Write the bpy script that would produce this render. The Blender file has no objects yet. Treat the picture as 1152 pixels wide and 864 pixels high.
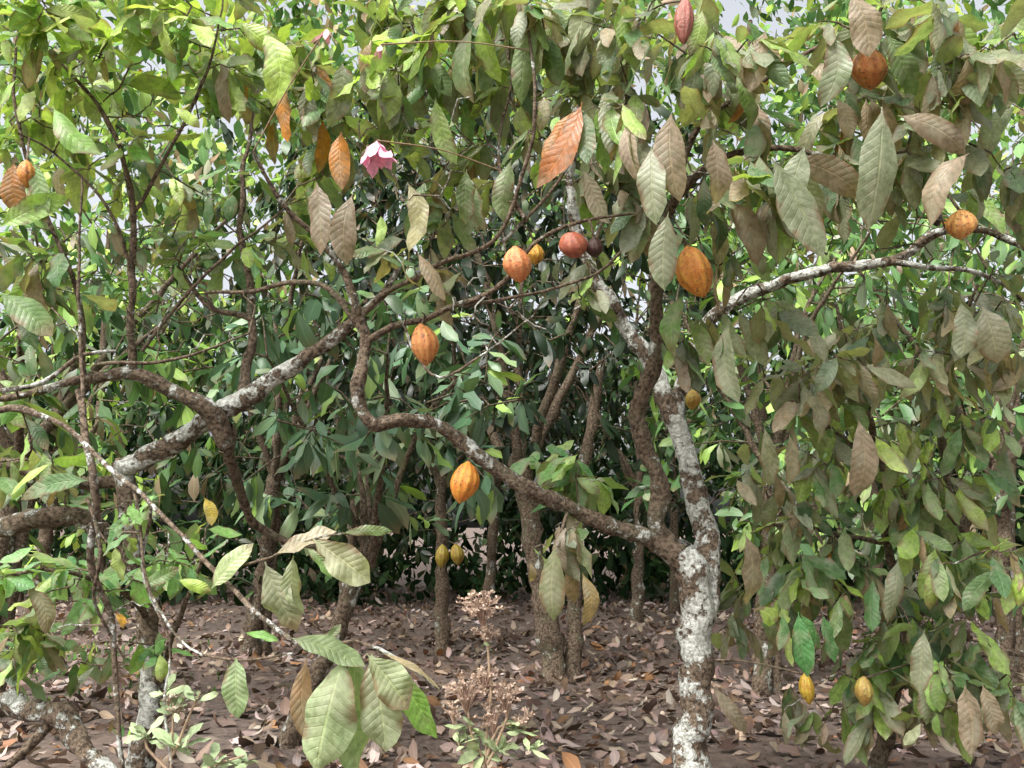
import bpy, math, random
import numpy as np
from mathutils import Vector, noise
random.seed(7); rng=np.random.default_rng(7)
sc=bpy.context.scene
PITCH=math.radians(9); F=998.0; CAM=np.array([0,0,1.5])
cp,sp=math.cos(PITCH),math.sin(PITCH)
def P(bx,by,d):
    """survey bearing (bx,by) at distance d (m along +Y) -> world position"""
    dx=(bx-576)/F; dz=(432-by)/F
    v=np.array([dx,cp-dz*sp,sp+dz*cp])
    return CAM+v*(d/v[1])
def bearing(p):
    q=np.asarray(p)-CAM; z=q[...,1]*cp+q[...,2]*sp; u=-q[...,1]*sp+q[...,2]*cp
    return 576+F*q[...,0]/z, 432-F*u/z, q[...,1]
# ---------------------------------------------------------------- materials
def newmat(name):
    m=bpy.data.materials.new(name); m.use_nodes=True
    nt=m.node_tree; nt.nodes.clear()
    return m,nt
def N(nt,t,**k):
    n=nt.nodes.new(t)
    for a,b in k.items(): setattr(n,a,b)
    return n
def mth(nt,op,a,b=None,c=None):
    n=N(nt,'ShaderNodeMath',operation=op)
    for i,x in enumerate((a,b,c)):
        if x is None: continue
        if isinstance(x,(int,float)): n.inputs[i].default_value=x
        else: nt.links.new(x,n.inputs[i])
    return n.outputs[0]
def mixc(nt,f,a,b,bt='MIX'):
    n=N(nt,'ShaderNodeMix',data_type='RGBA',blend_type=bt)
    if isinstance(f,(int,float)): n.inputs[0].default_value=f
    else: nt.links.new(f,n.inputs[0])
    for s,x in ((6,a),(7,b)):
        if isinstance(x,tuple): n.inputs[s].default_value=(*x,1) if len(x)==3 else x
        else: nt.links.new(x,n.inputs[s])
    return n.outputs[2]
def ramp(nt,x,lo,hi):
    n=N(nt,'ShaderNodeMapRange'); n.interpolation_type='SMOOTHSTEP'
    nt.links.new(x,n.inputs[0]); n.inputs[1].default_value=lo; n.inputs[2].default_value=hi
    return n.outputs[0]
def noise_n(nt,scale,detail=3,rough=.55,vec=None):
    n=N(nt,'ShaderNodeTexNoise'); n.inputs['Scale'].default_value=scale
    n.inputs['Detail'].default_value=detail; n.inputs['Roughness'].default_value=rough
    if vec is None:
        tc=N(nt,'ShaderNodeTexCoord'); vec=tc.outputs['Object']
    nt.links.new(vec,n.inputs['Vector']); return n.outputs['Fac']
def leaf_material(name,trans=.33,rough=.4,dust=.42,spec=.45):
    m,nt=newmat(name); L=nt.links.new
    at=N(nt,'ShaderNodeAttribute',attribute_name='col')
    uv=N(nt,'ShaderNodeUVMap',uv_map='UVMap'); sx=N(nt,'ShaderNodeSeparateXYZ'); L(uv.outputs[0],sx.inputs[0])
    s=mth(nt,'ABSOLUTE',mth(nt,'MULTIPLY_ADD',sx.outputs[0],2,-1)); v=sx.outputs[1]
    mid=mth(nt,'SUBTRACT',1,ramp(nt,s,.02,.08))
    fr=mth(nt,'FRACT',mth(nt,'MULTIPLY',mth(nt,'SUBTRACT',v,mth(nt,'MULTIPLY',s,.13)),11))
    tri=mth(nt,'ABSOLUTE',mth(nt,'SUBTRACT',fr,.5))
    side=mth(nt,'MULTIPLY',mth(nt,'SUBTRACT',1,ramp(nt,tri,.0,.10)),.5)
    vein=mth(nt,'MAXIMUM',mid,side)
    n1=noise_n(nt,9,2,.6); n2=noise_n(nt,38,3,.65)
    col=at.outputs['Color']
    dark=mixc(nt,ramp(nt,n2,.35,.7),col,mixc(nt,1.0,col,(.6,.63,.55),'MULTIPLY'))
    dusty=mixc(nt,mth(nt,'MULTIPLY',ramp(nt,n1,.42,.68),dust),dark,(.35,.34,.26))
    vc=mixc(nt,1.0,dusty,(1.45,1.42,1.25),'MULTIPLY')
    c=mixc(nt,mth(nt,'MULTIPLY',vein,.55),dusty,vc)
    edge=mth(nt,'MULTIPLY',ramp(nt,s,.5,1.0),ramp(nt,n1,.52,.6))
    c=mixc(nt,mth(nt,'MULTIPLY',edge,.75),c,(.17,.09,.045))
    geo=N(nt,'ShaderNodeNewGeometry')
    c=mixc(nt,mth(nt,'MULTIPLY',geo.outputs['Backfacing'],.22),c,(.33,.33,.22))
    bmp=N(nt,'ShaderNodeBump'); bmp.inputs['Strength'].default_value=.6; bmp.inputs['Distance'].default_value=.004
    L(mth(nt,'ADD',n2,mth(nt,'SUBTRACT',mth(nt,'MULTIPLY',tri,.8),mth(nt,'MULTIPLY',vein,.7))),bmp.inputs['Height'])
    pr=N(nt,'ShaderNodeBsdfPrincipled'); L(c,pr.inputs['Base Color']); L(bmp.outputs[0],pr.inputs['Normal'])
    pr.inputs['Roughness'].default_value=rough; pr.inputs['Specular IOR Level'].default_value=spec
    tr=N(nt,'ShaderNodeBsdfTranslucent')
    L(mixc(nt,1.0,c,(1.5,1.65,.6),'MULTIPLY'),tr.inputs['Color'])
    mx=N(nt,'ShaderNodeMixShader'); mx.inputs[0].default_value=trans
    L(pr.outputs[0],mx.inputs[1]); L(tr.outputs[0],mx.inputs[2])
    o=N(nt,'ShaderNodeOutputMaterial'); L(mx.outputs[0],o.inputs[0]); return m
def far_material(name,trans=.28,gl=0.0,rib=1.3):
    m,nt=newmat(name); L=nt.links.new
    at=N(nt,'ShaderNodeAttribute',attribute_name='col')
    uv=N(nt,'ShaderNodeUVMap',uv_map='UVMap'); sx=N(nt,'ShaderNodeSeparateXYZ'); L(uv.outputs[0],sx.inputs[0])
    s=mth(nt,'ABSOLUTE',mth(nt,'MULTIPLY_ADD',sx.outputs[0],2,-1))
    c=mixc(nt,ramp(nt,s,.02,.16),mixc(nt,1.0,at.outputs['Color'],(rib,rib,rib*.95),'MULTIPLY'),at.outputs['Color'])
    df=N(nt,'ShaderNodeBsdfDiffuse'); L(c,df.inputs[0]); tr=N(nt,'ShaderNodeBsdfTranslucent')
    L(mixc(nt,1.0,c,(1.3,1.4,.75),'MULTIPLY'),tr.inputs[0])
    m1=N(nt,'ShaderNodeMixShader'); m1.inputs[0].default_value=trans; L(df.outputs[0],m1.inputs[1]); L(tr.outputs[0],m1.inputs[2])
    last=m1
    if gl>0:
        g=N(nt,'ShaderNodeBsdfGlossy'); g.inputs['Roughness'].default_value=.4
        m2=N(nt,'ShaderNodeMixShader'); m2.inputs[0].default_value=gl; L(m1.outputs[0],m2.inputs[1]); L(g.outputs[0],m2.inputs[2]); last=m2
    o=N(nt,'ShaderNodeOutputMaterial'); L(last.outputs[0],o.inputs[0]); return m
M_leaf=leaf_material('cocoa_leaf')
M_leaf_far=far_material('cocoa_leaf_far',.22,.035)  # simpler leaf for the back trees, without bump
M_leaf_dist=far_material('distant_leaf',.2)
M_litter=far_material('dry_leaf',.04)
def bark_material():
    m,nt=newmat('lichen_bark'); L=nt.links.new
    at=N(nt,'ShaderNodeAttribute',attribute_name='col'); sx=N(nt,'ShaderNodeSeparateColor'); L(at.outputs['Color'],sx.inputs[0])
    n1=noise_n(nt,6,5,.65); n2=noise_n(nt,45,5,.7); n3=noise_n(nt,17,5,.75)
    base=mixc(nt,ramp(nt,n2,.35,.65),(.045,.032,.022),(.23,.175,.125))
    base=mixc(nt,mth(nt,'MULTIPLY',ramp(nt,n1,.5,.6),.45),base,(.14,.14,.085))
    k=mth(nt,'ADD',mth(nt,'MULTIPLY_ADD',n1,.6,mth(nt,'MULTIPLY',n3,.4)),mth(nt,'MULTIPLY_ADD',sx.outputs[0],.22,-.11))
    li=ramp(nt,k,.53,.57)
    lic=mixc(nt,ramp(nt,n2,.4,.62),(.33,.33,.29),(.70,.72,.67))
    c=mixc(nt,li,base,lic)
    b=N(nt,'ShaderNodeBump'); b.inputs['Strength'].default_value=1.0; b.inputs['Distance'].default_value=.02
    L(mth(nt,'ADD',n2,mth(nt,'ADD',n3,mth(nt,'MULTIPLY',li,.35))),b.inputs['Height'])
    pr=N(nt,'ShaderNodeBsdfPrincipled'); L(c,pr.inputs['Base Color']); L(b.outputs[0],pr.inputs['Normal'])
    pr.inputs['Roughness'].default_value=.9; pr.inputs['Specular IOR Level'].default_value=.15
    o=N(nt,'ShaderNodeOutputMaterial'); L(pr.outputs[0],o.inputs[0]); return m
M_bark=bark_material()
def pod_material():
    m,nt=newmat('ripe_cocoa_pod'); L=nt.links.new
    at=N(nt,'ShaderNodeAttribute',attribute_name='col')
    uv=N(nt,'ShaderNodeUVMap',uv_map='UVMap'); sx=N(nt,'ShaderNodeSeparateXYZ'); L(uv.outputs[0],sx.inputs[0])
    n1=noise_n(nt,22,4,.6); n2=noise_n(nt,120,3,.7); n3=noise_n(nt,60,4,.6)
    groove=mth(nt,'MULTIPLY_ADD',mth(nt,'COSINE',mth(nt,'MULTIPLY',sx.outputs[0],math.tau*10)),-.5,.5)
    c=mixc(nt,mth(nt,'MULTIPLY',groove,.6),at.outputs['Color'],mixc(nt,1.0,at.outputs['Color'],(.72,.42,.4),'MULTIPLY'))
    c=mixc(nt,ramp(nt,n1,.42,.66),c,mixc(nt,1.0,at.outputs['Color'],(.8,.55,.5),'MULTIPLY'))
    c=mixc(nt,mth(nt,'MULTIPLY',ramp(nt,n3,.55,.66),.8),c,(.10,.045,.02))
    b=N(nt,'ShaderNodeBump'); b.inputs['Strength'].default_value=.6; b.inputs['Distance'].default_value=.005
    L(mth(nt,'ADD',n2,n3),b.inputs['Height'])
    pr=N(nt,'ShaderNodeBsdfPrincipled'); L(c,pr.inputs['Base Color']); L(b.outputs[0],pr.inputs['Normal'])
    pr.inputs['Roughness'].default_value=.5
    o=N(nt,'ShaderNodeOutputMaterial'); L(pr.outputs[0],o.inputs[0]); return m
M_pod=pod_material()
def plain_attr(name,trans=.2,rough=.7):
    m,nt=newmat(name); L=nt.links.new
    at=N(nt,'ShaderNodeAttribute',attribute_name='col'); n=noise_n(nt,60,3)
    c=mixc(nt,ramp(nt,n,.35,.7),at.outputs['Color'],mixc(nt,1.0,at.outputs['Color'],(.7,.7,.7),'MULTIPLY'))
    pr=N(nt,'ShaderNodeBsdfPrincipled'); L(c,pr.inputs['Base Color']); pr.inputs['Roughness'].default_value=rough
    tr=N(nt,'ShaderNodeBsdfTranslucent'); L(c,tr.inputs['Color'])
    mx=N(nt,'ShaderNodeMixShader'); mx.inputs[0].default_value=trans; L(pr.outputs[0],mx.inputs[1]); L(tr.outputs[0],mx.inputs[2])
    o=N(nt,'ShaderNodeOutputMaterial'); L(mx.outputs[0],o.inputs[0]); return m
M_soft=plain_attr('petal_and_stem')
def ground_material():
    m,nt=newmat('brown_soil'); L=nt.links.new
    n1=noise_n(nt,.7,4,.6); n2=noise_n(nt,14,6,.7)
    c=mixc(nt,ramp(nt,n2,.3,.7),(.06,.042,.034),(.16,.12,.098))
    c=mixc(nt,mth(nt,'MULTIPLY',ramp(nt,n1,.45,.65),.4),c,(.16,.10,.068))
    b=N(nt,'ShaderNodeBump'); b.inputs['Strength'].default_value=.8; b.inputs['Distance'].default_value=.03
    L(n2,b.inputs['Height'])
    pr=N(nt,'ShaderNodeBsdfPrincipled'); L(c,pr.inputs['Base Color']); L(b.outputs[0],pr.inputs['Normal'])
    pr.inputs['Roughness'].default_value=.95
    o=N(nt,'ShaderNodeOutputMaterial'); L(pr.outputs[0],o.inputs[0]); return m
M_ground=ground_material()
# ---------------------------------------------------------------- mesh helper
def build(name,V,Q,UV=None,C=None,mat=None,parent=None,smooth=True):
    V=np.asarray(V,np.float32); Q=np.asarray(Q,np.int32)
    me=bpy.data.meshes.new(name); me.vertices.add(len(V)); me.vertices.foreach_set('co',V.ravel())
    me.loops.add(Q.size); me.loops.foreach_set('vertex_index',Q.ravel())
    me.polygons.add(len(Q)); me.polygons.foreach_set('loop_start',np.arange(0,Q.size,4,dtype=np.int32))
    me.polygons.foreach_set('loop_total',np.full(len(Q),4,np.int32))
    me.polygons.foreach_set('use_smooth',np.full(len(Q),smooth))
    if UV is not None:
        u=me.uv_layers.new(name='UVMap'); u.data.foreach_set('uv',np.asarray(UV,np.float32)[Q.ravel()].ravel())
    if C is not None:
        a=me.color_attributes.new('col','FLOAT_COLOR','POINT')
        c=np.ones((len(V),4),np.float32); c[:,:3]=C; a.data.foreach_set('color',c.ravel())
    me.update(calc_edges=True); me.validate()
    o=bpy.data.objects.new(name,me); sc.collection.objects.link(o)
    if mat: me.materials.append(mat)
    if parent: o.parent=parent
    return o
def unit(a): return a/np.maximum(np.linalg.norm(a,axis=-1,keepdims=True),1e-9)
CLEAR=[]   # (bx,by,radius,depth,strength) pruned gaps in the foliage
# ---------------------------------------------------------------- leaves
class Leaves:
    def __init__(s): s.r=[]; s.k=[]
    def add(s,base,d,n,L,W,curl,col,keep=False): s.r.append((*base,*d,*n,L,W,curl,*col)); s.k.append(keep)
    def mesh(s,name,nt_,ns_,mat,parent=None,prune=False):
        A=np.array(s.r,float)
        if prune and CLEAR:
            K=np.array(s.k); dd=unit(A[:,3:6]); bad=np.zeros(len(A),bool); rr=rng.random(len(A))
            for f in (.15,.5,.85):
                bx,by,de=bearing(A[:,0:3]+dd*A[:,9:10]*f)
                for (cx,cy,r,cd,st) in CLEAR:
                    bad|=((bx-cx)**2+(by-cy)**2<(r+ .10*A[:,9]*F/np.maximum(de,.5))**2)&(de<cd+.05)&(rr<st)
            A=A[K|~bad]
        n=len(A)
        b=A[:,0:3]; d=unit(A[:,3:6]); nn=A[:,6:9]; nn=unit(nn-d*(nn*d).sum(1,keepdims=True))
        sd=np.cross(d,nn); L=A[:,9]; W=A[:,10]; cu=A[:,11]; col=A[:,12:15]
        t=np.linspace(0,1,nt_+1); ss=np.linspace(-1,1,ns_+1)
        if nt_>=5: t=np.concatenate([[0,.06],.06+.94*np.linspace(0,1,nt_)[1:]**.9])
        ang=cu[:,None]*t[None]; dt=np.diff(t)[None]
        cx=np.concatenate([np.zeros((n,1)),np.cumsum(np.cos((ang[:,1:]+ang[:,:-1])/2)*dt,1)],1)
        cz=-np.concatenate([np.zeros((n,1)),np.cumsum(np.sin((ang[:,1:]+ang[:,:-1])/2)*dt,1)],1)
        tt=np.clip((t-.05)/.95,0,1)
        sk=rng.uniform(.95,1.35,n)[:,None]
        w=np.clip(1-np.abs(2*tt[None]**sk-1)**2.3,0,1)**.72*(1-.5*np.clip((tt-.84)/.16,0,1)**1.1)[None]
        w=np.maximum(w,.035); w[:,-1]=.01
        w=w*W[:,None]*.5
        ph=rng.uniform(0,6.28,(n,2)); fold=rng.uniform(-.15,.55,n); wav=rng.uniform(.06,.24,n)
        side_b=rng.normal(0,.07,n); tw=rng.normal(0,.45,n)
        tn=np.cos(ang)[...,None]*nn[:,None,:]+np.sin(ang)[...,None]*d[:,None,:]
        twa=tw[:,None]*t[None]
        sdt=np.cos(twa)[...,None]*sd[:,None,:]+np.sin(twa)[...,None]*tn
        tn=np.cos(twa)[...,None]*tn-np.sin(twa)[...,None]*sd[:,None,:]
        ctr=b[:,None,:]+(cx[...,None]*d[:,None,:]+cz[...,None]*nn[:,None,:])*L[:,None,None]
        ctr=ctr+sd[:,None,:]*(side_b[:,None]*np.sin(t*3.1)[None]*L[:,None])[...,None]
        off=ss[None,None,:]*w[:,:,None]*L[:,None,None]
        asym=np.where(ss[None,:]>0,ph[:,0:1],ph[:,1:2])
        wave=wav[:,None,None]*np.sin(t[None,:,None]*14+asym[:,None,:])*np.abs(ss)[None,None,:]**1.5
        h=(fold[:,None,None]*np.abs(ss)[None,None,:]-.22*(ss**2)[None,None,:]+wave*1.6)*w[:,:,None]*L[:,None,None]
        V=ctr[:,:,None,:]+off[...,None]*sdt[:,:,None,:]+h[...,None]*tn[:,:,None,:]
        T1,S1=nt_+1,ns_+1
        V=V.reshape(-1,3)
        UV=np.zeros((T1,S1,2)); UV[...,0]=(ss[None]+1)/2; UV[...,1]=t[:,None]; UV=np.tile(UV.reshape(-1,2),(n,1))
        C=np.repeat(col,T1*S1,0)
        tipv=np.tile(np.repeat(t,S1),n)
        bt=np.repeat(rng.random(n)<.25,T1*S1); k=(np.clip((tipv-.7)/.2,0,1)*bt)[:,None]*.75
        C=C*(1-k)+np.array([.22,.14,.085])*k
        i,j=np.meshgrid(np.arange(nt_),np.arange(ns_),indexing='ij'); a=(i*S1+j).ravel()
        q=np.stack([a,a+1,a+1+S1,a+S1],1)
        Q=(q[None]+(np.arange(n)*T1*S1)[:,None,None]).reshape(-1,4)
        return build(name,V,Q,UV,C,mat,parent)
# ---------------------------------------------------------------- tubes
class Tubes:
    def __init__(s): s.V=[];s.Q=[];s.C=[];s.n=0;s.nodes=[]
    def add(s,pts,rad,lichen=.3,sides=8,step=.06,rough=.12,node=True,col=None):
        pts=[np.array(p,float) for p in pts]
        m=len(pts)
        if isinstance(rad,(int,float)): rad=[rad]*m
        if len(rad)!=m: rad=np.interp(np.linspace(0,1,m),np.linspace(0,1,len(rad)),rad)
        ext=[2*pts[0]-pts[1]]+pts+[2*pts[-1]-pts[-2]]
        out=[];R=[]
        for i in range(m-1):
            p0,p1,p2,p3=ext[i:i+4]; k=max(1,int(np.linalg.norm(p2-p1)/step))
            for j in range(k):
                t=j/k
                out.append(.5*((2*p1)+(-p0+p2)*t+(2*p0-5*p1+4*p2-p3)*t*t+(-p0+3*p1-3*p2+p3)*t**3)); R.append(rad[i]*(1-t)+rad[i+1]*t)
        out.append(pts[-1]); R.append(rad[-1])
        out=np.array(out); R=np.array(R); M=len(out)
        big=R.max()>.02
        if node and M>4:   # crooked growth
            o0=pts[0][0]*3
            for i in range(1,M-1):
                q=out[i]*5; a=min(.018,R[i]*.5+.004)
                out[i]=out[i]+np.array([noise.noise(Vector(q)),noise.noise(Vector(q+9)),noise.noise(Vector(q+21))])*a*1.6
            if big: R=R*np.array([1+.16*noise.noise(Vector((i*.35,o0,0))) for i in range(M)])
        T=unit(np.gradient(out,axis=0))
        u=np.cross(T[0],[0.3,1,.2]); u/=np.linalg.norm(u)+1e-9
        th=np.linspace(0,2*np.pi,sides,endpoint=False)
        rings=[]
        for i in range(M):
            u=u-T[i]*np.dot(u,T[i]); u/=np.linalg.norm(u)+1e-9; v=np.cross(T[i],u)
            ring=out[i]+(np.cos(th)[:,None]*u+np.sin(th)[:,None]*v)*R[i]
            if big:
                k=np.array([noise.noise(Vector(p*7))*1.0+noise.noise(Vector(p*22))*.9 for p in ring])
                ring=out[i]+(ring-out[i])*(1+rough*2.2*k)[:,None]
            rings.append(ring)
        V=np.concatenate(rings)
        i,j=np.meshgrid(np.arange(M-1),np.arange(sides),indexing='ij'); j2=(j+1)%sides
        q=np.stack([i*sides+j,i*sides+j2,(i+1)*sides+j2,(i+1)*sides+j],-1).reshape(-1,4)
        s.V.append(V); s.Q.append(q+s.n); s.n+=len(V)
        s.C.append(np.tile(np.array(col if col is not None else [lichen,0,0],float),(len(V),1)))
        if node: s.nodes.extend([tuple(p)+(r,) for p,r in zip(out,R)])
        return out
    def mesh(s,name,mat=None,parent=None):
        return build(name,np.concatenate(s.V),np.concatenate(s.Q),None,np.concatenate(s.C),mat or M_bark,parent)
PAL={
 'dusty':[(4,(.22,.265,.15)),(3,(.29,.31,.20)),(2,(.37,.295,.21)),(2.6,(.11,.19,.08)),(.9,(.45,.35,.245)),(1.9,(.28,.42,.11)),(.14,(.40,.16,.05))],
 'brown':[(3,(.28,.26,.18)),(3,(.22,.255,.15)),(2.2,(.35,.27,.19)),(2,(.12,.19,.08)),(.8,(.42,.31,.21)),(1.6,(.25,.39,.11))],
 'mix':[(3,(.12,.23,.08)),(3,(.21,.30,.12)),(1.8,(.31,.32,.21)),(3.4,(.37,.52,.11)),(1.1,(.38,.28,.19)),(.14,(.6,.28,.04))],
 'bright':[(4,(.36,.54,.11)),(3,(.19,.36,.09)),(3,(.50,.64,.18)),(1.3,(.25,.33,.16)),(.5,(.38,.30,.19))],
 'green':[(4,(.08,.165,.06)),(3,(.13,.24,.085)),(2.2,(.27,.43,.10)),(1.3,(.22,.26,.165)),(.5,(.33,.26,.17))],
 'sheen':[(4,(.08,.155,.08)),(3,(.14,.23,.13)),(2,(.22,.30,.17)),(.8,(.30,.45,.11))],  # bluish sheen of lit leaves put into their colour
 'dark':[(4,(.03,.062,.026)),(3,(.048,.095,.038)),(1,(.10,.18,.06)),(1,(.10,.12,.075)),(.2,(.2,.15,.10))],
 'gloom':[(4,(.014,.028,.013)),(3,(.026,.048,.022)),(.5,(.07,.11,.045))],  # near-black leaves: under-canopy shade put into the leaf colour
 'fresh':[(3,(.22,.42,.13)),(2,(.15,.32,.12)),(1,(.36,.53,.16))],
 'litter':[(4,(.215,.158,.132)),(3,(.30,.23,.195)),(3,(.115,.078,.062)),(1.6,(.43,.35,.30)),(.9,(.26,.145,.085))],
}
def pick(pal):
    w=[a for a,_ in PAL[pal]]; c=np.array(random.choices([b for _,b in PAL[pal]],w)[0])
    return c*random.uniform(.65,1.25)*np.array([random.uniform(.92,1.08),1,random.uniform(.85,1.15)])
UP=np.array([0,0,1.0])
def rv(): 
    v=np.array([random.gauss(0,1) for _ in range(3)]); return v/np.linalg.norm(v)
def whorl(LV,tip,tdir,n,pal,L0,droop,span=.22):
    for i in range(n):
        f=i/max(1,n-1)
        base=tip-tdir*span*f*random.uniform(.7,1.2)
        s=rv(); s=s-tdir*np.dot(s,tdir); s/=np.linalg.norm(s)+1e-9
        d=s*.8+tdir*.4-UP*droop*random.uniform(.1,1.5)+rv()*.2; d/=np.linalg.norm(d)
        nn=s*.45+UP*.7+rv()*.6+np.array([-.1,-.3,0])
        c=pick(pal); L=L0*random.uniform(.5,1.2); W=random.uniform(.28,.40); cu=random.uniform(-.1,1.0)
        if c[0]>c[1]: d=unit(d-UP*.8); cu=random.uniform(.3,1.8); W*=.85   # dead leaves hang limp and curled
        LV.add(base,d,nn,L,W,cu,c)
def grow(TB,LV,vols):
    T=[]
    for (cx,cy,d,rx,ry,rd,n,pal,L0,droop) in vols:
        c=P(cx,cy,d); k=d/F
        for _ in range(n):
            v=rv()*random.random()**.4
            T.append((c+v*np.array([rx*k,rd,ry*k]),pal,L0,droop))
    nodes=np.array(TB.nodes)[:,:3]
    dist=[np.min(np.linalg.norm(nodes-t[0],axis=1)) for t in T]
    for i in np.argsort(dist):
        t,pal,L0,droop=T[i]
        D=np.linalg.norm(nodes-t,axis=1)+.25*np.maximum(0,nodes[:,2]-t[2])
        j=int(np.argmin(D)); s=nodes[j]; dd=np.linalg.norm(t-s)
        if dd<.05: t=s+rv()*.15; dd=.15
        mid=(s+t)/2+rv()*dd*.14+UP*dd*.10; m2=s*.25+t*.75+rv()*dd*.07+UP*dd*.05
        r=min(.010,.0030+.005*dd)
        out=TB.add([s,mid,m2,t],[r*1.3,r,r*.8,r*.45],lichen=random.uniform(.1,.75),sides=5,step=.09,node=False)
        nodes=np.vstack([nodes,out[1:]])
        td=unit(t-m2)
        if pal: whorl(LV,t,td,random.randint(3,7),pal,L0,droop,span=min(.34,dd*.9))
TREES=[]
def clear_line(pts,r,st):
    for a,b in zip(pts[:-1],pts[1:]):
        for f in (0,.33,.66):
            CLEAR.append((a[0]*(1-f)+b[0]*f,a[1]*(1-f)+b[1]*f,r,a[2]*(1-f)+b[2]*f,st))
PODS=[(477,388,31,50,4.25,(.62,.30,.09),(.15,0)),(522,543,31,48,4.6,(.74,.34,.05),(-.18,0)),(582,298,32,44,4.0,(.68,.30,.11),(.1,.1)),(645,276,33,34,3.85,(.38,.13,.07),(.2,.8)),
  (669,279,21,24,3.9,(.05,.02,.015),(.1,.6)),(782,306,41,66,4.2,(.74,.37,.06),(.25,-.1)),(978,78,42,50,3.75,(.64,.30,.10),(.1,.4)),(1081,253,33,36,3.75,(.70,.40,.12),(.2,.5)),
  (779,450,18,24,5.1,(.42,.33,.05),(0,.2)),(908,775,16,34,4.9,(.5,.38,.04),(.1,0)),(972,778,19,32,4.8,(.36,.30,.07),(-.1,0)),(770,24,24,62,3.8,(.36,.14,.10),(-.1,0)),
  (497,626,15,26,10.2,(.38,.34,.05),(0,0)),(514,624,15,24,10.2,(.42,.36,.06),(.1,0)),(602,286,20,26,4.15,(.62,.40,.05),(0,.2)),(30,196,20,34,4.0,(.6,.3,.06),(0,.1)),(1053,245,14,22,4.6,(.05,.035,.025),(0,0))]
for p in PODS: CLEAR.append((p[0],p[1],max(p[2],p[3])*.5,p[4],1))
CLEAR.append((424,180,24,3.7,1))
def tree(name,limbs,vols,fn=None,leafres=(8,4)):
    TB=Tubes(); LV=Leaves()
    for pts,rad,li in limbs:
        mr=max(rad)
        TB.add([P(*p) for p in pts],rad,lichen=li,sides=18 if mr>.04 else (9 if mr>.015 else 6),step=.035 if mr>.04 else .05)
    grow(TB,LV,vols)
    if fn: fn(TB,LV)
    tr=TB.mesh(name); LV.mesh('leaves',*leafres,M_leaf,tr,prune=True)
    TREES.append(np.array(TB.nodes)); return tr
def hand(LV,bx,by,tx,ty,d,W,col,curl=.3,face=None,dtip=None):
    a=P(bx,by,d); b=P(tx,ty,dtip or d); L=np.linalg.norm(b-a)
    nn=np.array([-.1,-1,.35])+rv()*.55 if face is None else np.array(face,float)
    LV.add(a,(b-a)/L+nn*curl*.3+rv()*.08,nn,L*1.03,W*.86,curl*1.3,np.array(col)*random.uniform(.88,1.1),keep=True)
TAN=(.36,.28,.20); GRY=(.24,.27,.17); BRN=(.27,.21,.15); YG=(.43,.60,.13); ORG=(.66,.26,.04)
# ---------------------------------------------------------------- main tree
limbA=[(776,640,4.98),(735,607,4.95),(690,592,4.9),(640,570,4.8),(590,546,4.7),(540,513,4.65),(500,482,4.6),(455,470,4.5),(416,474,4.45),(403,440,4.4),(409,385,4.4),(400,345,4.35),(380,300,4.3),(350,262,4.2),(312,222,4.1),(285,170,4.0)]
limbB=[(764,625,4.97),(741,590,4.95),(742,550,4.9),(724,505,4.85),(716,462,4.8),(737,405,4.75),(736,350,4.7),(742,290,4.6),(756,230,4.4),(800,182,4.2),(870,165,4.1),(950,180,4.0),(1020,170,3.9)]
limbC=[(786,715,5),(797,640,5.08),(792,585,5.2),(778,540,5.3),(762,480,5.35),(742,430,5.4),(708,372,5.4),(668,305,5.3),(643,220,5.2),(650,120,5.1),(640,10,5)]
limbD=[(762,480,5.35),(775,400,5.3),(815,345,5.2),(870,320,5.1),(930,302,5),(1000,294,4.9),(1048,264,4.8),(1100,256,4.7),(1180,290,4.6)]
clear_line(limbA,15,.85); clear_line(limbB[:7],14,.8); clear_line(limbC[:7],12,.75); clear_line(limbD[2:8],12,.85); clear_line(limbB[8:12],8,.5)
clear_line([(404,360,4.38),(500,295,4.2),(555,270,4.1),(588,200,4.0),(602,110,3.9)],10,.6)
clear_line([(409,385,4.4),(450,366,4.35),(515,345,4.2),(565,318,4.1),(650,250,3.95)],10,.6)
clear_line([(775,860,5),(780,790,5),(786,710,5),(776,640,5)],26,.95)
clear_line([(480,640,10),(560,620,10),(600,680,10),(560,740,8),(470,700,8),(600,740,8)],30,.9)
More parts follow.
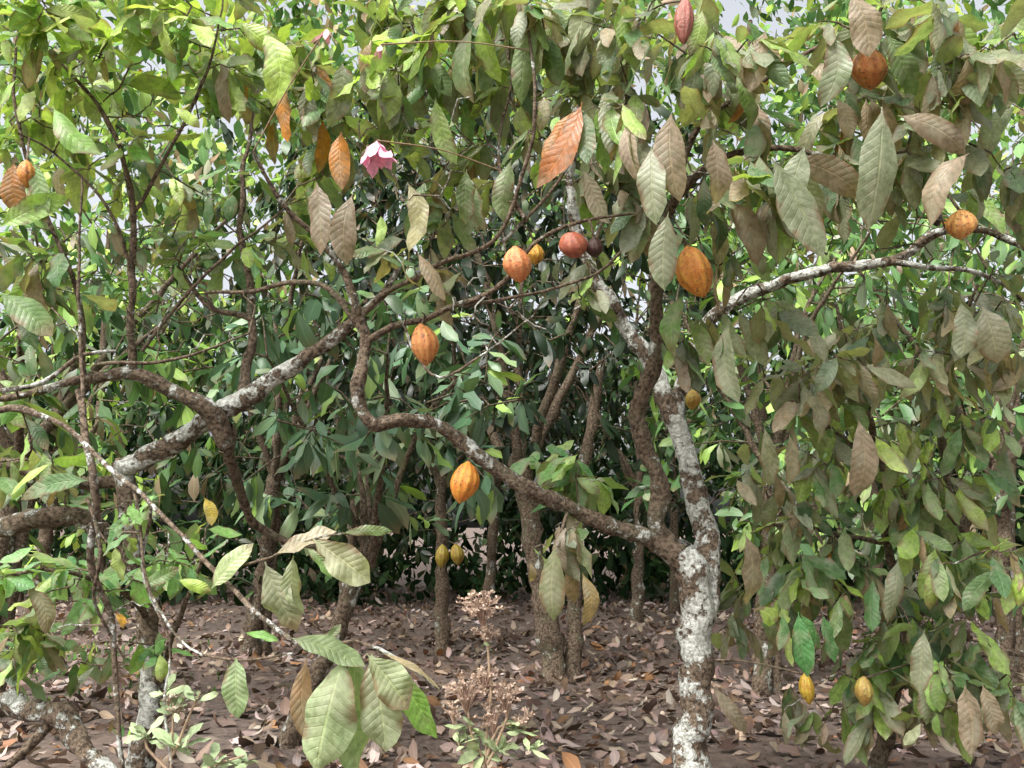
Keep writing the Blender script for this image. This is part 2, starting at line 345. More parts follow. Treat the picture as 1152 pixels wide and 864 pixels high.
limbs=[
 ([(770,925,5),(775,860,5),(780,790,5.02),(786,710,5),(776,640,4.98),(764,612,4.97)],[.115,.095,.088,.088,.09,.055],.75),
 (limbA,[.06,.05,.045,.043,.041,.04,.037,.034,.033,.031,.03,.024,.018,.014,.011,.008],.45),
 ([(409,385,4.4),(450,366,4.35),(515,345,4.2),(565,318,4.1),(600,275,4.0),(650,250,3.95),(715,240,3.9)],[.02,.017,.014,.012,.010,.009,.006],.3),
 ([(404,360,4.38),(440,328,4.3),(500,295,4.2),(555,270,4.1),(588,200,4.0),(602,110,3.9),(590,0,3.9)],[.017,.014,.012,.011,.01,.009,.006],.3),
 ([(590,245,4.05),(560,180,4.1),(575,90,4.2),(560,10,4.2)],[.011,.009,.007,.005],.4),
 ([(409,375,4.4),(360,320,4.4),(290,325,4.5),(230,330,4.5)],[.018,.014,.012,.008],.2),
 ([(520,345,4.2),(600,330,4.15),(680,300,4.1),(740,230,4.1)],[.01,.008,.007,.005],.3),
 ([(455,365,4.3),(470,400,4.25),(495,425,4.2),(540,400,4.15),(600,355,4.1)],[.008,.007,.007,.006,.003],.6),
 ([(560,275,4.1),(620,215,4.1),(660,150,4.1),(700,80,4.1)],[.009,.008,.006,.004],.6),
 (limbB,[.058,.052,.048,.046,.045,.04,.036,.030,.025,.02,.015,.011,.007],.35),
 ([(756,230,4.4),(780,150,4.3),(830,110,4.1),(910,60,3.9),(985,20,3.8)],[.02,.017,.014,.011,.007],.2),
 ([(742,290,4.6),(720,200,4.5),(700,110,4.3),(720,20,4.2)],[.018,.014,.011,.007],.3),
 (limbC,[.078,.076,.07,.066,.064,.06,.046,.038,.032,.026,.02],.75),
 (limbD,[.05,.042,.038,.034,.032,.028,.024,.021,.014],.75),
 ([(1000,294,4.9),(1040,300,4.8),(1110,310,4.8),(1170,350,4.8)],[.02,.017,.014,.01],.7),
 ([(640,570,4.8),(632,600,4.7),(628,615,4.6)],[.012,.009,.006],.2),
]
vols=[
 (560,50,4.2,110,80,.45,27,'mix',.26,.8),
 (650,40,4.1,90,80,.4,24,'dusty',.26,.8),
 (530,180,4.3,90,70,.4,13,'mix',.25,.9),
 (400,110,4.2,100,120,.4,26,'mix',.25,.9),
 (440,10,4.4,90,50,.4,18,'mix',.25,.8),
 (790,70,3.9,130,100,.4,30,'dusty',.27,.9),
 (700,170,3.9,90,70,.3,13,'dusty',.27,1.1),
 (870,200,3.9,120,70,.4,22,'dusty',.30,1.1),
 (1000,80,3.9,170,110,.5,50,'dusty',.27,.9),
 (1060,205,4.1,110,40,.4,13,'dusty',.27,1.0),
 (830,330,4.3,60,50,.3,9,'dusty',.28,1.2),
 (765,385,4.5,35,35,.2,5,'green',.26,1.1),
 (645,625,4.7,50,45,.25,9,'brown',.25,1.3),
 (640,535,5.1,60,30,.25,9,'fresh',.24,.9),
 (480,300,4.3,100,50,.3,6,'dusty',.21,.9),
 (620,300,4.3,80,60,.3,5,'dusty',.21,.9),
 (540,330,4.2,130,70,.3,30,None,.22,.8),
 (520,170,4.1,140,120,.3,40,None,.22,.8),
 (900,260,4.2,200,60,.3,22,None,.22,.8),
 (650,120,5.3,90,120,.4,16,'green',.25,.8),
]
def extra(TB,LV):
    for a in [(755,128,762,222,3.4,.42,TAN),(802,158,806,228,3.4,.58,BRN),(733,165,737,252,3.4,.42,GRY),(868,178,935,280,3.4,.42,GRY),
      (992,120,978,252,3.5,.36,GRY),(1090,172,1055,252,3.6,.36,TAN),(955,-10,970,62,3.5,.5,TAN),(862,32,842,98,3.6,.4,TAN),(356,205,358,284,3.8,.42,BRN),
      (397,218,394,298,3.8,.4,BRN),(532,28,530,112,3.9,.4,(.16,.22,.10)),(436,78,434,142,3.9,.45,GRY),(296,35,300,115,3.9,.5,YG),(320,90,322,156,4,.3,ORG),
      (384,148,386,212,4,.4,ORG),(655,115,604,206,3.7,.36,(.42,.14,.035)),(645,125,612,175,3.75,.35,(.5,.2,.05)),(470,285,508,330,3.9,.4,TAN),(458,205,458,282,4,.36,(.36,.33,.17)),(575,180,563,245,4,.4,(.2,.26,.12)),
      (525,190,520,250,4,.4,(.16,.22,.09)),(640,140,690,160,3.8,.35,TAN),(890,178,975,225,3.7,.4,BRN),(940,110,965,150,3.7,.45,TAN),(1010,130,1090,170,3.6,.4,BRN),
      (752,238,752,322,3.6,.42,GRY),(820,225,850,300,3.8,.4,BRN),(820,360,835,450,4.1,.36,GRY),(625,612,616,698,4.4,.4,(.22,.24,.12)),(655,645,655,705,4.5,.35,(.30,.22,.10)),
      (770,330,765,400,4.3,.38,(.14,.26,.07)),(600,20,585,110,3.9,.3,(.18,.26,.09)),(690,130,640,170,3.8,.3,GRY),(1000,40,1040,100,3.6,.42,(.14,.22,.08)),(1120,20,1110,80,3.6,.4,(.20,.32,.10)),
      (905,165,880,245,3.5,.4,GRY),(930,35,915,115,3.6,.4,(.18,.23,.11)),(790,10,775,60,3.8,.4,(.3,.42,.1)),(700,15,720,75,3.8,.4,(.28,.4,.12)),(1060,60,1110,110,3.7,.4,YG),(850,120,905,140,3.7,.35,(.12,.26,.06)),(835,20,870,70,3.8,.35,(.14,.26,.08)),
      (880,190,900,270,3.75,.38,(.16,.24,.12)),(960,150,985,240,3.8,.36,(.14,.24,.10)),(540,20,560,90,4,.34,YG),(490,110,510,180,4.0,.34,(.3,.42,.12)),(385,70,372,140,3.9,.4,GRY),(345,95,352,150,3.95,.4,GRY)]:
        hand(LV,*a,curl=random.uniform(.1,.8))
tree('cocoa_tree',limbs,vols,extra)
# ---------------------------------------------------------------- right tree
limbs=[
 ([(985,905,5.6),(992,850,5.6),(1003,780,5.6),(1030,690,5.5),(1075,610,5.4),(1120,540,5.2),(1170,480,5.1)],[.06,.055,.05,.045,.04,.035,.03],.3),
 ([(1030,690,5.5),(1000,610,5.3),(990,520,5.1),(960,420,4.9),(940,340,4.8)],[.03,.026,.02,.015,.01],.2),
 ([(1075,610,5.4),(1060,500,5.1),(1070,400,4.8),(1100,320,4.6)],[.03,.024,.018,.01],.2),
 ([(1003,780,5.6),(1060,745,5.3),(1130,735,5.2),(1190,740,5.2)],[.02,.017,.014,.01],.2),
 ([(1000,610,5.3),(940,600,5.2),(880,590,5.1),(845,600,5.0)],[.016,.013,.01,.006],.2),
 ([(990,520,5.1),(930,480,4.8),(890,450,4.6)],[.014,.012,.007],.2),
]
vols=[
 (930,420,4.6,90,60,.45,24,'dusty',.24,1.1),
 (1070,370,4.5,100,80,.5,32,'dusty',.25,1.1),
 (1000,500,4.9,140,60,.5,28,'mix',.24,1.1),
 (890,540,5.0,60,60,.4,12,'dusty',.24,1.1),
 (900,640,5.1,80,60,.4,18,'mix',.25,1.0),
 (1070,610,5.0,110,80,.6,34,'mix',.25,1.0),
 (850,690,5.4,50,60,.4,9,'dusty',.26,1.1),
 (1010,720,5.2,120,60,.5,26,'green',.26,1.0),
 (1090,780,5.0,90,50,.5,18,'dusty',.26,1.0),
 (930,790,5.5,70,40,.4,7,'brown',.25,1.1),
 (1000,740,5.0,150,70,.4,24,None,.26,1.0),
]
def extra(TB,LV):
    for a in [(898,688,901,762,4.4,.4,(.09,.24,.08)),(925,690,945,745,4.4,.4,(.10,.24,.08)),(880,690,872,730,4.4,.4,(.1,.2,.07)),(838,600,852,684,4.5,.42,BRN),(1040,708,1042,782,4.6,.4,GRY),
      (1105,345,1135,408,4.0,.6,(.38,.37,.29)),(1080,338,1082,402,4.0,.45,GRY),(1105,770,1128,830,4.6,.4,TAN),(1085,770,1092,850,4.6,.4,BRN),(888,488,888,545,4.4,.42,(.30,.26,.17)),
      (905,440,925,500,4.3,.4,(.27,.26,.17)),(965,470,955,560,4.3,.36,BRN),(860,480,855,550,4.5,.36,(.25,.26,.15)),(1010,630,1000,700,4.6,.4,GRY),(1140,120,1120,175,3.9,.5,(.34,.42,.27)),
      (800,770,850,820,5,.35,BRN),(1125,640,1090,690,4.6,.35,(.12,.2,.08)),(1000,400,985,470,4.3,.38,(.26,.28,.16)),(1050,430,1075,480,4.4,.38,(.3,.45,.1)),(915,700,905,750,4.45,.36,(.1,.24,.08)),(900,690,930,735,4.42,.36,(.1,.25,.08))]:
        hand(LV,*a,curl=random.uniform(.1,.8))
tree('cocoa_tree',limbs,vols,extra)
# ---------------------------------------------------------------- left tree
lA=[(135,525,5.0),(190,500,4.95),(250,463,4.9),(312,425,4.85),(368,388,4.8),(420,340,4.8),(450,300,4.8)]
lB=[(255,500,4.9),(235,465,4.8),(200,440,4.75),(150,420,4.7),(95,425,4.6),(30,445,4.5),(-30,450,4.5)]
st1=[(150,420,4.7),(148,330,4.6),(150,240,4.5),(138,180,4.4),(110,120,4.3),(60,60,4.2)]
st2=[(160,395,4.65),(210,330,4.6),(262,280,4.5),(320,235,4.4)]
clear_line(lA[:5],16,.85); clear_line(lB[:5],14,.8); clear_line([(20,588,4.8),(75,580,4.85),(110,590,4.9)],12,.8)
clear_line(st1,11,.75); clear_line(st2,9,.6); clear_line([(150,240,4.5),(190,170,4.4),(230,90,4.2)],8,.6)
limbs=[
 ([(150,930,5.0),(158,860,5.0),(170,780,5.0),(166,700,5.0),(152,620,5.0),(142,560,5.0),(135,520,5.0)],[.085,.075,.066,.06,.058,.056,.052],.65),
 (lA,[.056,.058,.056,.047,.038,.026,.014],.7),
 (lB,[.05,.048,.04,.034,.026,.02,.014],.5),
 ([(-40,605,4.8),(20,588,4.8),(75,580,4.85),(110,590,4.9),(152,622,5.0)],[.055,.055,.05,.045,.04],.45),
 ([(-30,505,5.2),(40,530,5.2),(90,540,5.1),(142,545,5.0)],[.04,.04,.038,.035],.3),
 (st1,[.022,.02,.017,.014,.011,.007],.3),
 (st2,[.012,.01,.008,.005],.3),
 ([(95,425,4.6),(85,330,4.5),(50,235,4.4),(18,130,4.3),(20,40,4.3)],[.016,.013,.011,.009,.006],.3),
 ([(150,240,4.5),(190,170,4.4),(230,90,4.2),(250,10,4.2)],[.012,.01,.008,.005],.3),
 ([(148,300,4.55),(120,230,4.4),(60,170,4.3),(20,150,4.2)],[.010,.009,.007,.005],.3),
 ([(270,450,4.9),(285,360,5.0),(270,250,5.1),(285,120,5.2)],[.03,.024,.018,.01],.4),
 ([(285,360,5.0),(230,340,5.0),(200,300,5.0)],[.02,.014,.01],.3),
 ([(255,480,4.9),(270,560,5.3),(300,600,5.5),(380,620,5.6)],[.035,.03,.025,.015],.2),
 ([(110,410,4.2),(200,405,4.2),(280,375,4.2)],[.01,.008,.004],.2),
 ([(0,440,4.0),(50,430,4.1),(95,400,4.2),(130,395,4.3)],[.012,.012,.01,.007],.7),
 ([(88,440,3.9),(98,500,3.8),(108,560,3.8),(100,630,3.9),(125,690,4.0),(132,770,4.0),(138,900,4.0)],[.014,.016,.017,.016,.014,.012,.01],.5),
 ([(94,500,3.8),(92,420,3.9),(88,320,3.9),(92,200,3.9)],[.01,.009,.007,.005],.3),
 ([(98,560,3.82),(112,620,3.8),(108,680,3.9),(140,740,4.0)],[.008,.008,.007,.005],.5),
 ([(166,700,5.0),(130,660,4.6),(60,640,4.3),(-20,650,4.1)],[.02,.015,.01,.007],.2),
 ([(170,780,5.0),(200,700,4.8),(230,620,4.6)],[.02,.015,.008],.2),
]
vols=[
 (60,50,4.3,90,80,.5,28,'bright',.25,.6),
 (190,50,4.3,100,80,.5,26,'bright',.25,.6),
 (300,50,4.4,80,90,.4,20,'mix',.25,.8),
 (110,170,4.6,110,60,.5,14,'bright',.25,.6),
 (40,320,4.6,60,60,.5,9,'green',.27,.5),
 (220,240,5.0,90,80,.4,14,'green',.24,.7),
 (330,250,5.1,60,60,.4,8,'mix',.23,.8),
 (60,520,4.6,80,30,.4,8,'green',.25,.5),
 (100,640,4.3,110,40,.4,12,'fresh',.20,.5),
 (210,600,4.7,60,50,.4,7,'fresh',.20,.6),
 (30,690,4.2,50,40,.3,6,'mix',.25,.6),
 (60,740,4.9,80,40,.4,12,'green',.22,.5),
 (20,450,4.5,40,30,.3,3,'green',.26,.5),
 (250,50,5.2,110,80,.4,20,'bright',.25,.6),
 (180,740,4.7,30,30,.2,3,'fresh',.16,.6),
 (170,300,4.5,150,130,.4,50,None,.16,.6),
 (130,110,4.4,150,90,.4,30,None,.16,.6),
 (130,640,4.1,110,90,.3,26,None,.16,.6),
]
def extra(TB,LV):
    for a in [(16,182,18,238,4,.5,(.40,.16,.03)),(35,180,50,250,4,.3,(.16,.28,.07)),(0,330,60,372,3.9,.5,(.16,.27,.09)),(100,540,20,556,3.9,.3,(.17,.29,.13)),
      (10,560,50,520,4,.35,YG),(230,560,240,590,4,.5,(.5,.38,.05)),(130,690,140,706,4,.5,(.65,.35,.04)),(60,120,110,175,3.9,.4,(.24,.42,.10)),(195,120,225,140,4,.4,YG),
      (0,255,70,215,4,.4,(.3,.46,.12)),(110,60,150,10,4,.3,YG),(270,25,315,60,3.9,.5,YG),(30,20,100,45,4,.35,(.3,.45,.12)),(0,480,20,450,4,.5,(.14,.3,.07)),(30,660,48,715,4,.4,(.3,.26,.16))]:
        hand(LV,*a,curl=random.uniform(.1,.6))
tree('cocoa_tree',limbs,vols,extra)
# foreground drooping shoot (rooted left of frame)
limbs=[
 ([(-330,1130,3.6),(-250,900,3.6),(-120,620,3.6),(-20,470,3.5),(60,470,3.4),(105,508,3.3),(170,570,3.0),(240,640,2.8),(300,695,2.6),(350,728,2.5),(400,722,2.45),(450,745,2.45),(494,776,2.5)],[.035,.03,.024,.017,.011,.009,.008,.007,.0065,.006,.005,.004,.003],.6),
 ([(240,640,2.8),(290,632,2.7),(340,612,2.6),(385,600,2.55),(440,600,2.5)],[.005,.004,.0035,.003,.002],.4),
 ([(150,550,3.1),(165,650,3.0),(200,720,2.9),(260,742,2.8),(330,735,2.6)],[.006,.005,.004,.004,.003],.4),
 ([(170,570,3.0),(160,640,3.1),(190,720,3.1),(185,800,3.1),(200,900,3.1)],[.006,.006,.005,.005,.004],.8),
]
vols=[(160,620,3.2,50,50,.2,4,'fresh',.13,.7)]
def extra(TB,LV):
    for a in [(298,632,334,710,2.6,.55,(.28,.30,.20)),(308,624,376,596,2.6,.4,(.42,.36,.25)),(352,606,412,658,2.5,.55,(.45,.47,.30)),(344,616,374,648,2.5,.35,(.22,.36,.13)),(238,662,282,612,2.7,.42,(.42,.52,.25)),
      (266,740,266,808,2.7,.52,(.29,.40,.20)),(388,738,352,868,2.4,.56,(.32,.39,.22)),(400,738,402,874,2.45,.46,(.26,.36,.18)),(412,735,452,802,2.35,.62,(.38,.43,.26)),(328,718,412,740,2.4,.4,(.19,.25,.12)),
      (440,752,488,830,2.5,.48,(.24,.43,.11)),(418,735,430,850,2.42,.48,(.42,.47,.31)),(385,600,440,598,2.5,.25,(.22,.31,.13)),(200,652,236,666,2.9,.4,YG),(275,712,312,720,2.6,.3,(.2,.4,.1)),
      (345,740,345,840,2.6,.3,(.32,.20,.11)),(430,735,496,776,2.4,.12,(.4,.32,.2)),(180,735,180,768,2.9,.5,(.33,.44,.13)),(160,660,200,640,3.0,.4,(.2,.34,.12)),
      (330,625,345,690,2.6,.44,(.32,.36,.21)),(360,730,385,705,2.5,.35,(.22,.3,.14))]:
        hand(LV,*a,curl=random.uniform(.1,.45))
tree('cocoa_sapling',limbs,vols,extra,(14,6))
# ---------------------------------------------------------------- trees further back
def back_tree(x,y,lean,h,cr,nl,pal,zlow=1.3,r=.09,stems=2,res=(4,2),L0=.26,lich=.4):
    TB=Tubes(); LV=Leaves()
    th_=min(h*.42,2.1)
    top=np.array([x+lean,y,th_])
    TB.add([(x,y,-.1),(x+lean*.15,y,.25),(x+lean*.55,y,th_*.5),top],[r*1.45,r*1.05,r*.9,r*.8],lichen=lich,sides=12,step=.08,rough=.18)
    if stems>1:
        TB.add([(x+.12,y+.05,-.1),(x+.16,y+.05,.3),(x+.22,y+.1,h*.25),(x+.5,y+.2,h*.5)],[r*1.1,r*.7,r*.6,r*.4],lichen=lich,sides=10,step=.1)
    for k in range(5):
        a=k*1.26+random.uniform(-.4,.4); e=cr*random.uniform(.5,.9)
        tip=top+np.array([math.cos(a)*e,math.sin(a)*e,h*random.uniform(.2,.52)])
        TB.add([top-UP*random.uniform(0,.2),(top*.5+tip*.5)+np.array([0,0,.15])+rv()*.15,tip],[r*.5,r*.3,r*.12],lichen=lich-.3,sides=7,step=.12)
    nodes=np.array(TB.nodes)[:,:3]; nodes=nodes[nodes[:,2]>zlow*.8]
    n=0
    while n<nl:
        v=rv()*random.random()**.33
        t=np.array([x+lean+v[0]*cr,y+v[1]*cr,(zlow+h)/2+v[2]*(h-zlow)/2])
        j=int(np.argmin(np.linalg.norm(nodes-t,axis=1))); s=nodes[j]; dd=np.linalg.norm(t-s)+.01
        out=TB.add([s,(s+t)/2+rv()*dd*.12+UP*dd*.1,t],[.009,.006,.003],lichen=0.0,sides=4,step=.25,node=False)
        nodes=np.vstack([nodes,out[1:]])
        k=random.randint(5,8); whorl(LV,t,unit(t-s),k,pal,L0,.8,span=.2); n+=k
    tr=TB.mesh('cocoa_tree'); LV.mesh('leaves',*res,M_leaf_far,tr,prune=True); TREES.append(np.array(TB.nodes)); return tr
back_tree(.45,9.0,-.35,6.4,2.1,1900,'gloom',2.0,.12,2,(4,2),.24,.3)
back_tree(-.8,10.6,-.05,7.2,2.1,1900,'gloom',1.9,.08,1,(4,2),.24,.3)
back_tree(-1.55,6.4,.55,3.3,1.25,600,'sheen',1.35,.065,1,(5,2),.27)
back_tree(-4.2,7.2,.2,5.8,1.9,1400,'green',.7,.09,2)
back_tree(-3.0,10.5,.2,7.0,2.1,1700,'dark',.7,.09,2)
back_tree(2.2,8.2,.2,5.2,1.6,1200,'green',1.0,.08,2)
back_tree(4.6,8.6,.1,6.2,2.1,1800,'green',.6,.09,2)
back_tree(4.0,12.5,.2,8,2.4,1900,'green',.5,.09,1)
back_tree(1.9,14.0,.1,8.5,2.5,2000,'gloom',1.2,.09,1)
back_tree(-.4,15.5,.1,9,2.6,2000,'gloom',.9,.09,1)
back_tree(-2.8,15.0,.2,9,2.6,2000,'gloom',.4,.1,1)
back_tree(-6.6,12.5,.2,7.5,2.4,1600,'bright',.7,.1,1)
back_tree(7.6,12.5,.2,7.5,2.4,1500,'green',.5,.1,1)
# distant forest mass
LV=Leaves(); TB=Tubes()
def clump(c,cr,n,pal,l0,l1,m=1):
    for k in range(n):
        v=rv()*random.random()**.4*cr
        d=unit(rv()*.8-UP*.6+v*.2)
        LV.add(c+v,d,UP+rv()*.8+np.array([0,-.4,0]),random.uniform(l0,l1),random.uniform(.34,.5),random.uniform(0,.8),pick(pal)*m)
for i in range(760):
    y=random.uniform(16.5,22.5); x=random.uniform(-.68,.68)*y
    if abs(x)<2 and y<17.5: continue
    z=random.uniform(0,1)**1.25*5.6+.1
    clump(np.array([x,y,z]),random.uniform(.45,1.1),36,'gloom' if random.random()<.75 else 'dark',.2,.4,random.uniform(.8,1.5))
for i in range(640):
    y=random.uniform(21,30); x=random.uniform(-.75,.75)*y
    z=3+18*random.random(); c=np.array([x,y,z])
    if z>9 and noise.noise(Vector((x*.25,y*.1,z*.25)))<-.3: continue
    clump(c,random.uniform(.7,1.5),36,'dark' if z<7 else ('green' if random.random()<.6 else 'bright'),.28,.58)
for i in range(260):
    y=random.uniform(11.5,16); x=random.uniform(-.62,.62)*y
    z=random.uniform(5.2,12); 
    if noise.noise(Vector((x*.5,y*.2,z*.5)))<-.25: continue
    clump(np.array([x,y,z]),random.uniform(.5,1.0),34,'mix' if random.random()<.4 else 'green',.2,.34)
for i in range(9):
    y=random.uniform(14,26); x=random.uniform(-.6,.6)*y; r=random.uniform(.06,.12)
    if abs(x)<2: x+=4
    TB.add([(x,y,-.1),(x+random.uniform(-.3,.3),y,2),(x+random.uniform(-.6,.6),y,random.uniform(6,12))],[r*1.3,r,r*.5],lichen=.3,sides=8,step=.4)
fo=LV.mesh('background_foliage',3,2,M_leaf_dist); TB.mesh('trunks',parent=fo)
# ---------------------------------------------------------------- ground
def gz(x,y): return .05*noise.noise(Vector((x*.35,y*.35,0)))+.02*noise.noise(Vector((x*1.3,y*1.3,4)))
ax=np.concatenate([np.linspace(-200,-14,20)[:-1],np.linspace(-14,14,120),np.linspace(14,200,20)[1:]])
ay=np.concatenate([np.linspace(-60,-2,10)[:-1],np.linspace(-2,26,120),np.linspace(26,400,24)[1:]])
V=np.array([(x,y,gz(x,y)) for x in ax for y in ay]); ny=len(ay)
i,j=np.meshgrid(np.arange(len(ax)-1),np.arange(ny-1),indexing='ij')
a=(i*ny+j).ravel(); build('ground',V,np.stack([a,a+ny,a+ny+1,a+1],1),mat=M_ground)
LV=Leaves()
for i in range(24000):
    y=2+19*random.random()**1.2; x=random.uniform(-.72,.72)*(y+2.5)
    if noise.noise(Vector((x*.6,y*.6,2)))<-.22 and random.random()<.6: continue
    a=random.uniform(0,6.28); d=np.array([math.cos(a),math.sin(a),random.uniform(-.12,.35)])
    L=random.uniform(.06,.2)
    LV.add((x,y,gz(x,y)+random.uniform(.008,.06)),d,UP+rv()*.65,L,random.uniform(.3,.5),random.uniform(-1.4,1.6),pick('litter'))
LV.mesh('leaf_litter',5,2,M_litter)
LV=Leaves()
for i in range(1500):
    y=random.uniform(6.5,14); x=-.52*y+random.gauss(0,.9)
    if noise.noise(Vector((x*.8,y*.8,9)))<0: continue
    a=random.uniform(0,6.28); L=random.uniform(.04,.12)
    LV.add((x,y,gz(x,y)),(math.cos(a),math.sin(a),.7),(math.cos(a),math.sin(a),.5),L,random.uniform(.15,.4),random.uniform(.3,1.3),pick('green')*.9)
LV.mesh('grass',3,2,M_leaf_dist)
TB=Tubes(); TB.add([P(-60,792,4.4),P(20,795,4.3),P(70,812,4.2),P(110,850,4.1),P(140,905,4.0)],[.05,.054,.05,.045,.04],lichen=.6,sides=16,step=.035,rough=.2)
TB.add([P(60,810,4.25),P(20,850,4.2),P(-10,890,4.2)],[.03,.024,.02],lichen=.5,sides=10,step=.05)
TB.mesh('dead_branch')
# ---------------------------------------------------------------- pods
ALLN=np.concatenate(TREES)
def pod(bx,by,w,h,d,col,tilt=(0,0)):
    c=P(bx,by,d); L=h*d/F; R=w*d/F/2
    ns,nr=60,22
    ax_=unit(np.array([tilt[0],tilt[1],-1.0])); u=unit(np.cross(ax_,[0,1,.1])); v=np.cross(ax_,u)
    V=[];UV=[];C=[]
    for i in range(nr+1):
        t=i/nr
        prof=max(.04,math.sin(math.pi*min(1,max(0,t*.97+.012)))**.62)*(1-.28*max(0,(t-.55)/.45)**1.5)
        if t>.93: prof*=max(.12,(1-t)/.07*.8+.1)
        if t<.06: prof=max(prof*.8,.16)
        for k in range(ns+1):
            th=k/ns*math.tau
            g=1+.04*math.cos(th*10)*math.sin(math.pi*t)**.5+.02*math.cos(th*5)
            p=c+ax_*(t-.5)*L+(u*math.cos(th)+v*math.sin(th))*R*prof*g
            p=p+u*R*.07*math.sin(t*4+bx)
            V.append(p); UV.append((k/ns,t)); C.append(np.array(col)*(1-.12*t+.06*math.sin(th+bx)))
    i,j=np.meshgrid(np.arange(nr),np.arange(ns),indexing='ij'); a=(i*(ns+1)+j).ravel()
    o=build('cocoa_pod',V,np.stack([a,a+1,a+ns+2,a+ns+1],1),UV,C,M_pod)
    top=c-ax_*L*.5
    D=np.linalg.norm(ALLN[:,:3]-top,axis=1)+.5*np.maximum(0,top[2]-ALLN[:,2]); s=ALLN[int(np.argmin(D)),:3]
    T=Tubes(); T.add([s,(s+top)/2+UP*.02,top+ax_*.01],[.006,.005,.007],lichen=.1,sides=7,step=.03,node=False)
    T.mesh('stalk',parent=o)
for a in PODS: pod(*a)
# ---------------------------------------------------------------- pink flowers
def petals(name,bx,by,d,n,L,col):
    LV=Leaves(); c=P(bx,by,d)
    for i in range(n):
        a=i/n*6.28+random.uniform(-.3,.3)
        LV.add(c,(math.cos(a)*.5,math.sin(a)*.4,-.85),(math.cos(a),math.sin(a)-.3,.5),L*random.uniform(.7,1.1),.36,random.uniform(-.6,.4),np.array(col)*random.uniform(.85,1.1))
    o=LV.mesh(name,6,4,M_soft)
    top=c; s=ALLN[int(np.argmin(np.linalg.norm(ALLN[:,:3]-top,axis=1))),:3]
    T=Tubes(); T.add([s,(s+top)/2+UP*.03,top],[.004,.003,.004],sides=6,step=.04,node=False,col=(.35,.25,.15)); T.mesh('stalk',M_soft,o)
petals('pink_flower',424,158,3.6,12,.15,(.95,.45,.60))
petals('pink_flower',368,32,3.7,4,.10,(.85,.48,.48))
petals('pink_flower',428,50,3.7,4,.07,(.85,.45,.48))
# ---------------------------------------------------------------- flowering weeds
def weed(name,stems,heads,leafspots,d,headcol,leafcol,fs=1):
    TB=Tubes(); LV=Leaves()
    for s in stems: TB.add([P(*p) for p in s],[.006,.0045,.003],sides=6,step=.03,node=True,col=(.42,.30,.20))
    for (hx,hy,hr,n) in heads:
        c=P(hx,hy,d)
        for i in range(n):
            v=rv()*random.random()**.5*np.array([hr,hr,hr*.55])*d/F; q=c+v
            TB.add([c-UP*hr*.9*d/F,(c+q)/2-UP*.004,q],[.0018,.0014,.0014],sides=4,step=.02,node=False,col=(.45,.30,.22))
            for k in range(9):
                w=rv(); w[2]=abs(w[2])
                LV.add(q,w,rv(),random.uniform(.008,.016)*fs,.45,.3,np.array(headcol)*random.uniform(.55,1.2))
    for (lx,ly,n,L) in leafspots:
        c=P(lx,ly,d)
        for i in range(n):
            a=random.uniform(0,6.28)
            LV.add(c+rv()*.015,(math.cos(a),math.sin(a),random.uniform(-.3,1.2)),UP+rv()*.6+np.array([0,-.4,0]),L*random.uniform(.5,1.1),.34,random.uniform(.1,.9),np.array(leafcol)*random.uniform(.6,1.15))
    o=TB.mesh(name,M_soft); LV.mesh('blooms_and_leaves',5,2,M_soft,o)
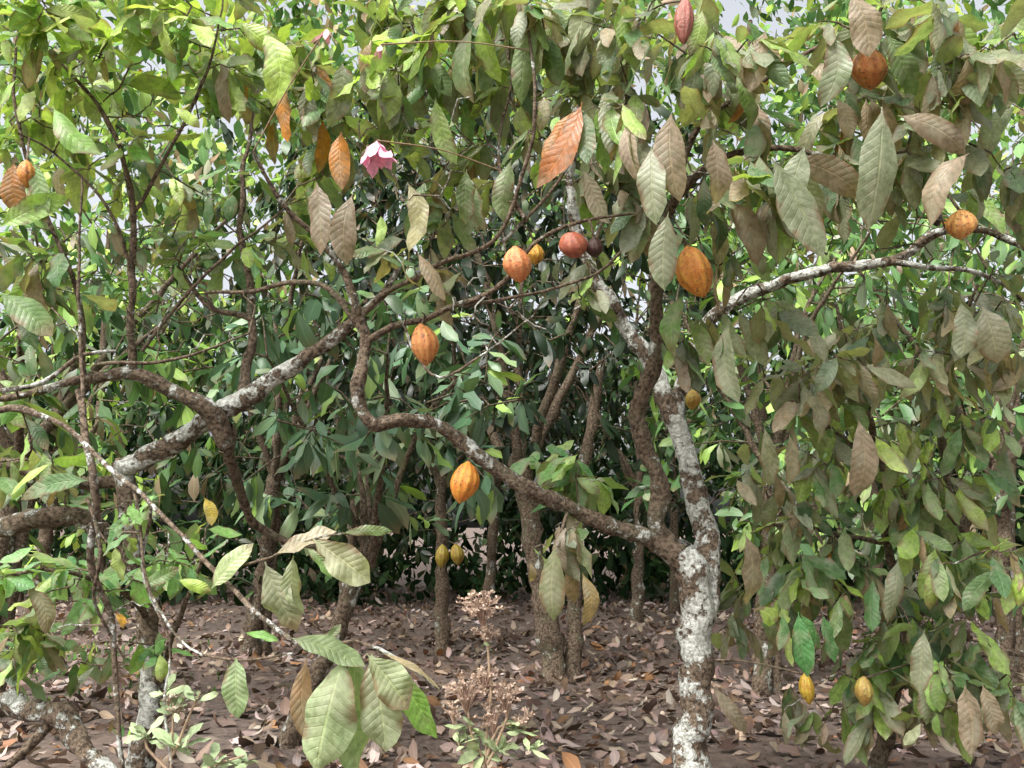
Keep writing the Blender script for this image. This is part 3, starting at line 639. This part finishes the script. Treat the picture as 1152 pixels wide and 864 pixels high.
weed('flowering_weed',[[(548,1080,3),(545,860,3),(552,780,3)],[(552,790,3),(548,740,3),(545,690,3)],[(545,860,3),(530,830,3),(525,790,3)],[(548,860,3),(570,810,3),(575,790,3)],[(546,870,3),(520,850,3),(515,835,3)],[(548,850,3),(560,820,3),(592,812,3)]],
  [(543,680,28,75),(548,712,16,24),(525,775,30,55),(570,782,26,42),(545,762,20,28),(590,808,14,18),(510,800,14,16),(555,805,22,24)],
  [(575,815,9,.08),(540,850,10,.09),(520,835,8,.07),(560,845,9,.09),(590,825,7,.07),(550,725,5,.05),(530,815,7,.07),(600,845,6,.07)],3.0,(.62,.47,.36),(.42,.52,.26))
weed('flowering_weed',[[(190,1080,3.1),(192,880,3.1),(195,790,3.1)],[(194,850,3.1),(215,800,3.1),(225,780,3.1)],[(193,870,3.1),(165,840,3.1),(160,820,3.1)],[(193,880,3.1),(240,860,3.1),(275,850,3.1)]],
  [(200,800,12,14),(190,785,10,10)],[(195,800,11,.09),(222,785,8,.07),(165,830,11,.09),(200,840,12,.10),(240,862,12,.10),(180,780,8,.08),(275,860,10,.09)],3.1,(.6,.52,.4),(.44,.56,.30))
# ---------------------------------------------------------------- light
w=bpy.data.worlds.new('World'); sc.world=w; w.use_nodes=True; nt=w.node_tree
sky=nt.nodes.new('ShaderNodeTexSky'); sky.sky_type='NISHITA'; sky.sun_disc=False
EL,AZ=math.radians(54),math.radians(-140)
sky.sun_elevation=EL; sky.sun_rotation=AZ; sky.dust_density=8; sky.air_density=1.0
hs=nt.nodes.new('ShaderNodeHueSaturation'); hs.inputs['Saturation'].default_value=.25; hs.inputs['Value'].default_value=2.35
bg=nt.nodes['Background']; nt.links.new(sky.outputs[0],hs.inputs['Color']); nt.links.new(hs.outputs[0],bg.inputs[0]); bg.inputs[1].default_value=.15
sun=bpy.data.lights.new('sun','SUN'); sun.energy=3.0; sun.angle=math.radians(16); sun.color=(1,.97,.91)
so=bpy.data.objects.new('sun',sun); sc.collection.objects.link(so)
dirv=Vector((math.sin(AZ)*math.cos(EL),math.cos(AZ)*math.cos(EL),math.sin(EL)))
so.rotation_euler=dirv.to_track_quat('Z','Y').to_euler()
sc.view_settings.view_transform='Standard'; sc.view_settings.look='None'; sc.view_settings.exposure=0
cam=bpy.data.cameras.new('camera'); co=bpy.data.objects.new('camera',cam); sc.collection.objects.link(co); sc.camera=co
cam.sensor_width=36; cam.lens=36*F/1152; cam.clip_end=1000; cam.clip_start=.05
co.location=tuple(CAM); co.rotation_euler=(math.radians(90)+PITCH,0,0)
